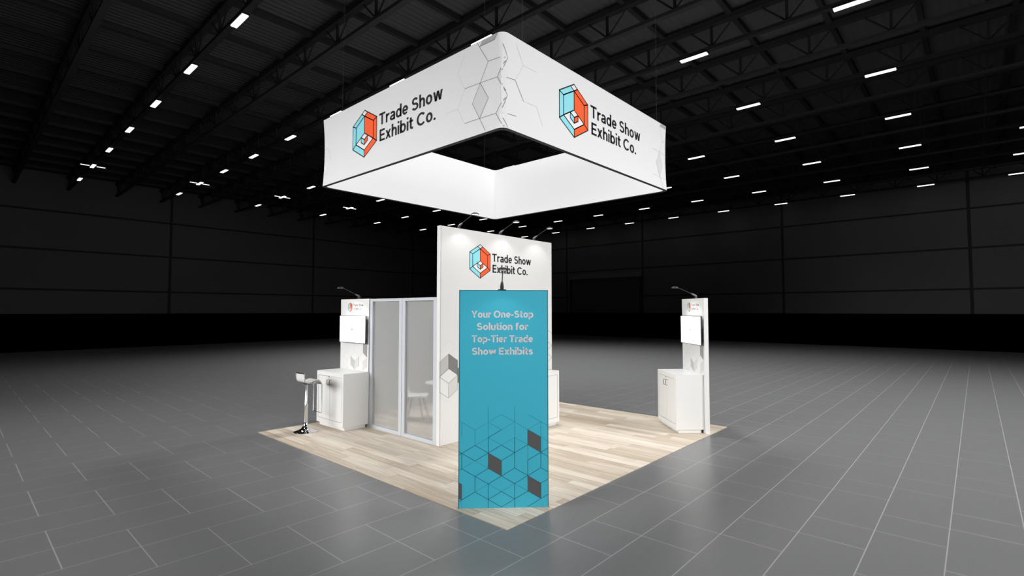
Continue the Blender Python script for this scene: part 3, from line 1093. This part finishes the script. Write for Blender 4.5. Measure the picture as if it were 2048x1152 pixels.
for i in range(len(prof) - 1):
    o = i * 4
    q = o + 4
    fs += [(o, o + 2, q + 2, q), (o + 1, q + 1, q + 3, o + 3), (o, q, q + 1, o + 1), (o + 2, o + 3, q + 3, q + 2)]
e_ = (len(prof) - 1) * 4
fs += [(0, 1, 3, 2), (e_, e_ + 2, e_ + 3, e_ + 1)]
MB().add(vs, fs).build('seat', 'seat_white', t, smooth=True)
# side rail of chrome bar that follows the seat and drops into the footrest
for s in (-1, 1):
    path = [(x, s * (hw + 0.006), z + 0.002) for x, z in prof]
    MB().tube(path, 0.009, 8).build('seat_rail', 'chrome', t, smooth=True)
MB().tube([(0.214, -hw - 0.006, 0.845), (0.216, -hw - 0.006, 0.70), (0.216, -hw - 0.006, 0.325), (0.216, hw + 0.006, 0.325), (0.216, hw + 0.006, 0.70), (0.214, hw + 0.006, 0.845)], 0.009, 8).build('footrest', 'chrome', t, smooth=True)
MB().tube([(-0.12, -hw - 0.006, 1.055), (-0.12, hw + 0.006, 1.055)], 0.009, 8).build('back_rail', 'chrome', t, smooth=True)

# ------------------------------------------------------------------ hanging sign
sx0, sy0, sd, sz0, shh = 0.7006, 0.7156, 4.59, 4.462, 1.219
t = thing('hanging_sign', 'large square white backlit fabric sign hanging above the booth', 'hanging sign', (0, 0, 0))
RC = 0.10


def inset(u, z):
    """how far the fabric lies behind the square's side at distance u along it"""
    d = min(u, sd - u)
    r = 0.0
    if d < RC:
        r = RC - math.sqrt(max(0.0, RC * RC - (RC - d) ** 2))
    tt = min(1.0, max(0.0, (z - sz0) / shh))
    return r + 0.034 * math.sin(PI * tt) * math.exp(-(d / 0.30) ** 2)


def on_south(x, z, e):      # face looking towards -Y; x is world X
    return (x, sy0 + inset(x - sx0, z) - e, z)


def on_west(x, z, e):       # face looking towards -X; x is minus world Y
    y = -x
    return (sx0 + inset(y - sy0, z) - e, y, z)


us = []
u0 = RC * (1 - math.cos(PI / 4))
for k in range(7):
    us.append(RC * (1 - math.cos(PI / 4 + PI / 4 * k / 6)))
us += [0.2, 0.3, 0.45, 0.65, 0.95]
half = us[:]
us = half + [sd / 2] + [sd - u for u in reversed(half)]


def ring(z, off):
    out = []
    cxs, cys = sx0 + sd / 2, sy0 + sd / 2
    for side in range(4):
        for u in us[:-1]:
            i = inset(u, z) + off
            # keep the inner skin parallel by pulling the ends in
            uu = sd / 2 + (u - sd / 2) * (1 - off / (sd / 2))
            p = {0: (uu, i), 1: (sd - i, uu), 2: (sd - uu, sd - i), 3: (i, sd - uu)}[side]
            out.append((sx0 + p[0], sy0 + p[1], z))
    return out


NZ = 12
for nm, off in (('outer_fabric', 0.0), ('inner_fabric', 0.055)):
    vs, fs = [], []
    for j in range(NZ + 1):
        vs += ring(sz0 + shh * j / NZ, off)
    n = 4 * (len(us) - 1)
    for j in range(NZ):
        for i in range(n):
            k = (i + 1) % n
            fs.append((j * n + i, j * n + k, (j + 1) * n + k, (j + 1) * n + i))
    MB().add(vs, fs).build(nm, 'fabric' if off == 0 else 'fabric_in', t, smooth=True)
for nm, z in (('bottom_frame', sz0 + 0.004), ('top_frame', sz0 + shh - 0.006)):
    a_, b2 = ring(z - 0.012, 0.004), ring(z - 0.012, 0.051)
    c_, d_ = ring(z + 0.012, 0.004), ring(z + 0.012, 0.051)
    n = len(a_)
    fs = []
    for i in range(n):
        k = (i + 1) % n
        fs += [(i, k, n + k, n + i), (2 * n + i, 3 * n + i, 3 * n + k, 2 * n + k), (i, 2 * n + i, 2 * n + k, k), (n + i, n + k, 3 * n + k, 3 * n + i)]
    MB().add(a_ + b2 + c_ + d_, fs).build(nm, 's_frame', t)
for x, y in ((sx0 + 0.4, sy0 + 0.03), (sx0 + sd - 0.4, sy0 + 0.03), (sx0 + 0.4, sy0 + sd - 0.03), (sx0 + sd - 0.4, sy0 + sd - 0.03)):
    MB().tube([(x, y, sz0 + shh - 0.01), (x, y, 16.4)], 0.0015, 6).build('suspension_cable', 'truss', t)
# west face print (x = -Y)
logo(t, -3.848, 5.108, 0.412, 0.392, on_west, 's_')
lettering([('Trade Show', -3.424, -1.862, 5.138), ('Exhibit Co.', -3.406, -2.012, 4.876)], 0.19, 's_ink', t, mp=on_west)
mb = MB()
G = lambda pts: [(-a, b) for a, b in pts]
fill(mb, G([(1.134, 5.612), (0.864, 5.612), (0.815, 5.676), (1.084, 5.676)]), 0, 0.002, on_west)
fill(mb, G([(1.122, 5.132), (0.982, 4.9), (1.13, 4.667), (1.264, 4.895)]), 1, 0.002, on_west)
for q in ([(1.175, 5.676), (0.983, 5.374), (0.735, 5.366)], [(0.983, 5.374), (1.122, 5.132)], [(1.41, 5.138), (1.122, 5.132), (0.837, 5.131), (0.735, 5.318)],
          [(0.837, 5.131), (0.735, 4.945)], [(1.122, 5.132), (0.982, 4.9), (1.13, 4.667), (1.264, 4.895), (1.122, 5.132)],
          [(1.407, 4.669), (1.13, 4.667), (0.846, 4.664), (0.735, 4.845)], [(0.846, 4.664), (0.735, 4.479)], [(1.13, 4.667), (1.02, 4.475)],
          [(1.134, 5.612), (0.864, 5.612), (0.815, 5.676)]):
    stroke(mb, G(q), 0.007, 2, 0.003, on_west)
mb.build('cube_print', ['s_grey', 's_pale', 's_hair', 's_hair_pale'], t)
mb = MB()
for q in ([(5.258, 5.132), (5.08, 5.134), (4.937, 4.901)], [(5.286, 4.673), (5.084, 4.673)]):
    stroke(mb, G(q), 0.007, 3, 0.003, on_west)
mb.build('cube_print', ['s_grey', 's_pale', 's_hair', 's_hair_pale'], t)
mb = MB()
for q in ([(1.41, 5.138), (1.55, 5.38), (1.41, 5.6)], [(1.41, 4.669), (1.55, 4.9), (1.41, 5.138)], [(1.55, 4.9), (1.8, 4.9)]):
    stroke(mb, G(q), 0.004, 3, 0.003, on_west)
mb.build('cube_print', ['s_grey', 's_pale', 's_hair', 's_hair_pale'], t)
# south face print
logo(t, 2.212, 5.100, 0.412, 0.392, on_south, 's_')
lettering([('Trade Show', 2.642, 4.196, 5.134), ('Exhibit Co.', 2.662, 4.045, 4.872)], 0.19, 's_ink', t, mp=on_south)
mb, mb2 = MB(), MB()
fill(mb, [(4.992, 5.676), (5.246, 5.676), (5.215, 5.612), (4.945, 5.612)], 0, 0.002, on_south)
fill(mb, [(4.941, 5.133), (5.067, 4.895), (4.94, 4.661), (4.793, 4.905)], 1, 0.002, on_south)
for q in ([(0.735, 5.527), (0.806, 5.37), (0.735, 5.202)], [(0.735, 5.117), (0.943, 5.132), (1.092, 4.899)], [(0.735, 5.029), (0.806, 4.897), (0.735, 4.724)],
          [(0.735, 4.651), (0.95, 4.662)], [(0.735, 4.585), (0.789, 4.471)]):
    stroke(mb2, q, 0.007, 2, 0.003, on_south)
for q in ([(4.959, 5.606), (5.074, 5.369), (5.26, 5.368)], [(5.074, 5.369), (4.941, 5.133)], [(4.649, 5.133), (4.941, 5.133), (5.212, 5.123)],
          [(4.941, 5.133), (5.067, 4.895), (4.94, 4.661), (4.793, 4.905), (4.941, 5.133)], [(4.671, 4.669), (4.94, 4.661), (5.223, 4.66)], [(4.94, 4.661), (5.064, 4.484)]):
    stroke(mb, q, 0.007, 3, 0.003, on_south)
for q in ([(1.092, 4.899), (1.35, 4.9)], [(0.943, 5.132), (1.09, 5.37), (1.35, 5.37)], [(1.09, 5.37), (0.95, 5.6)], [(1.35, 4.9), (1.48, 4.67)]):
    stroke(mb2, q, 0.004, 3, 0.003, on_south)
mb2.build('cube_print', ['s_grey', 's_pale', 's_hair', 's_hair_pale'], t)
mb.build('cube_print', ['s_grey', 's_pale', 's_hair', 's_hair_pale'], t)
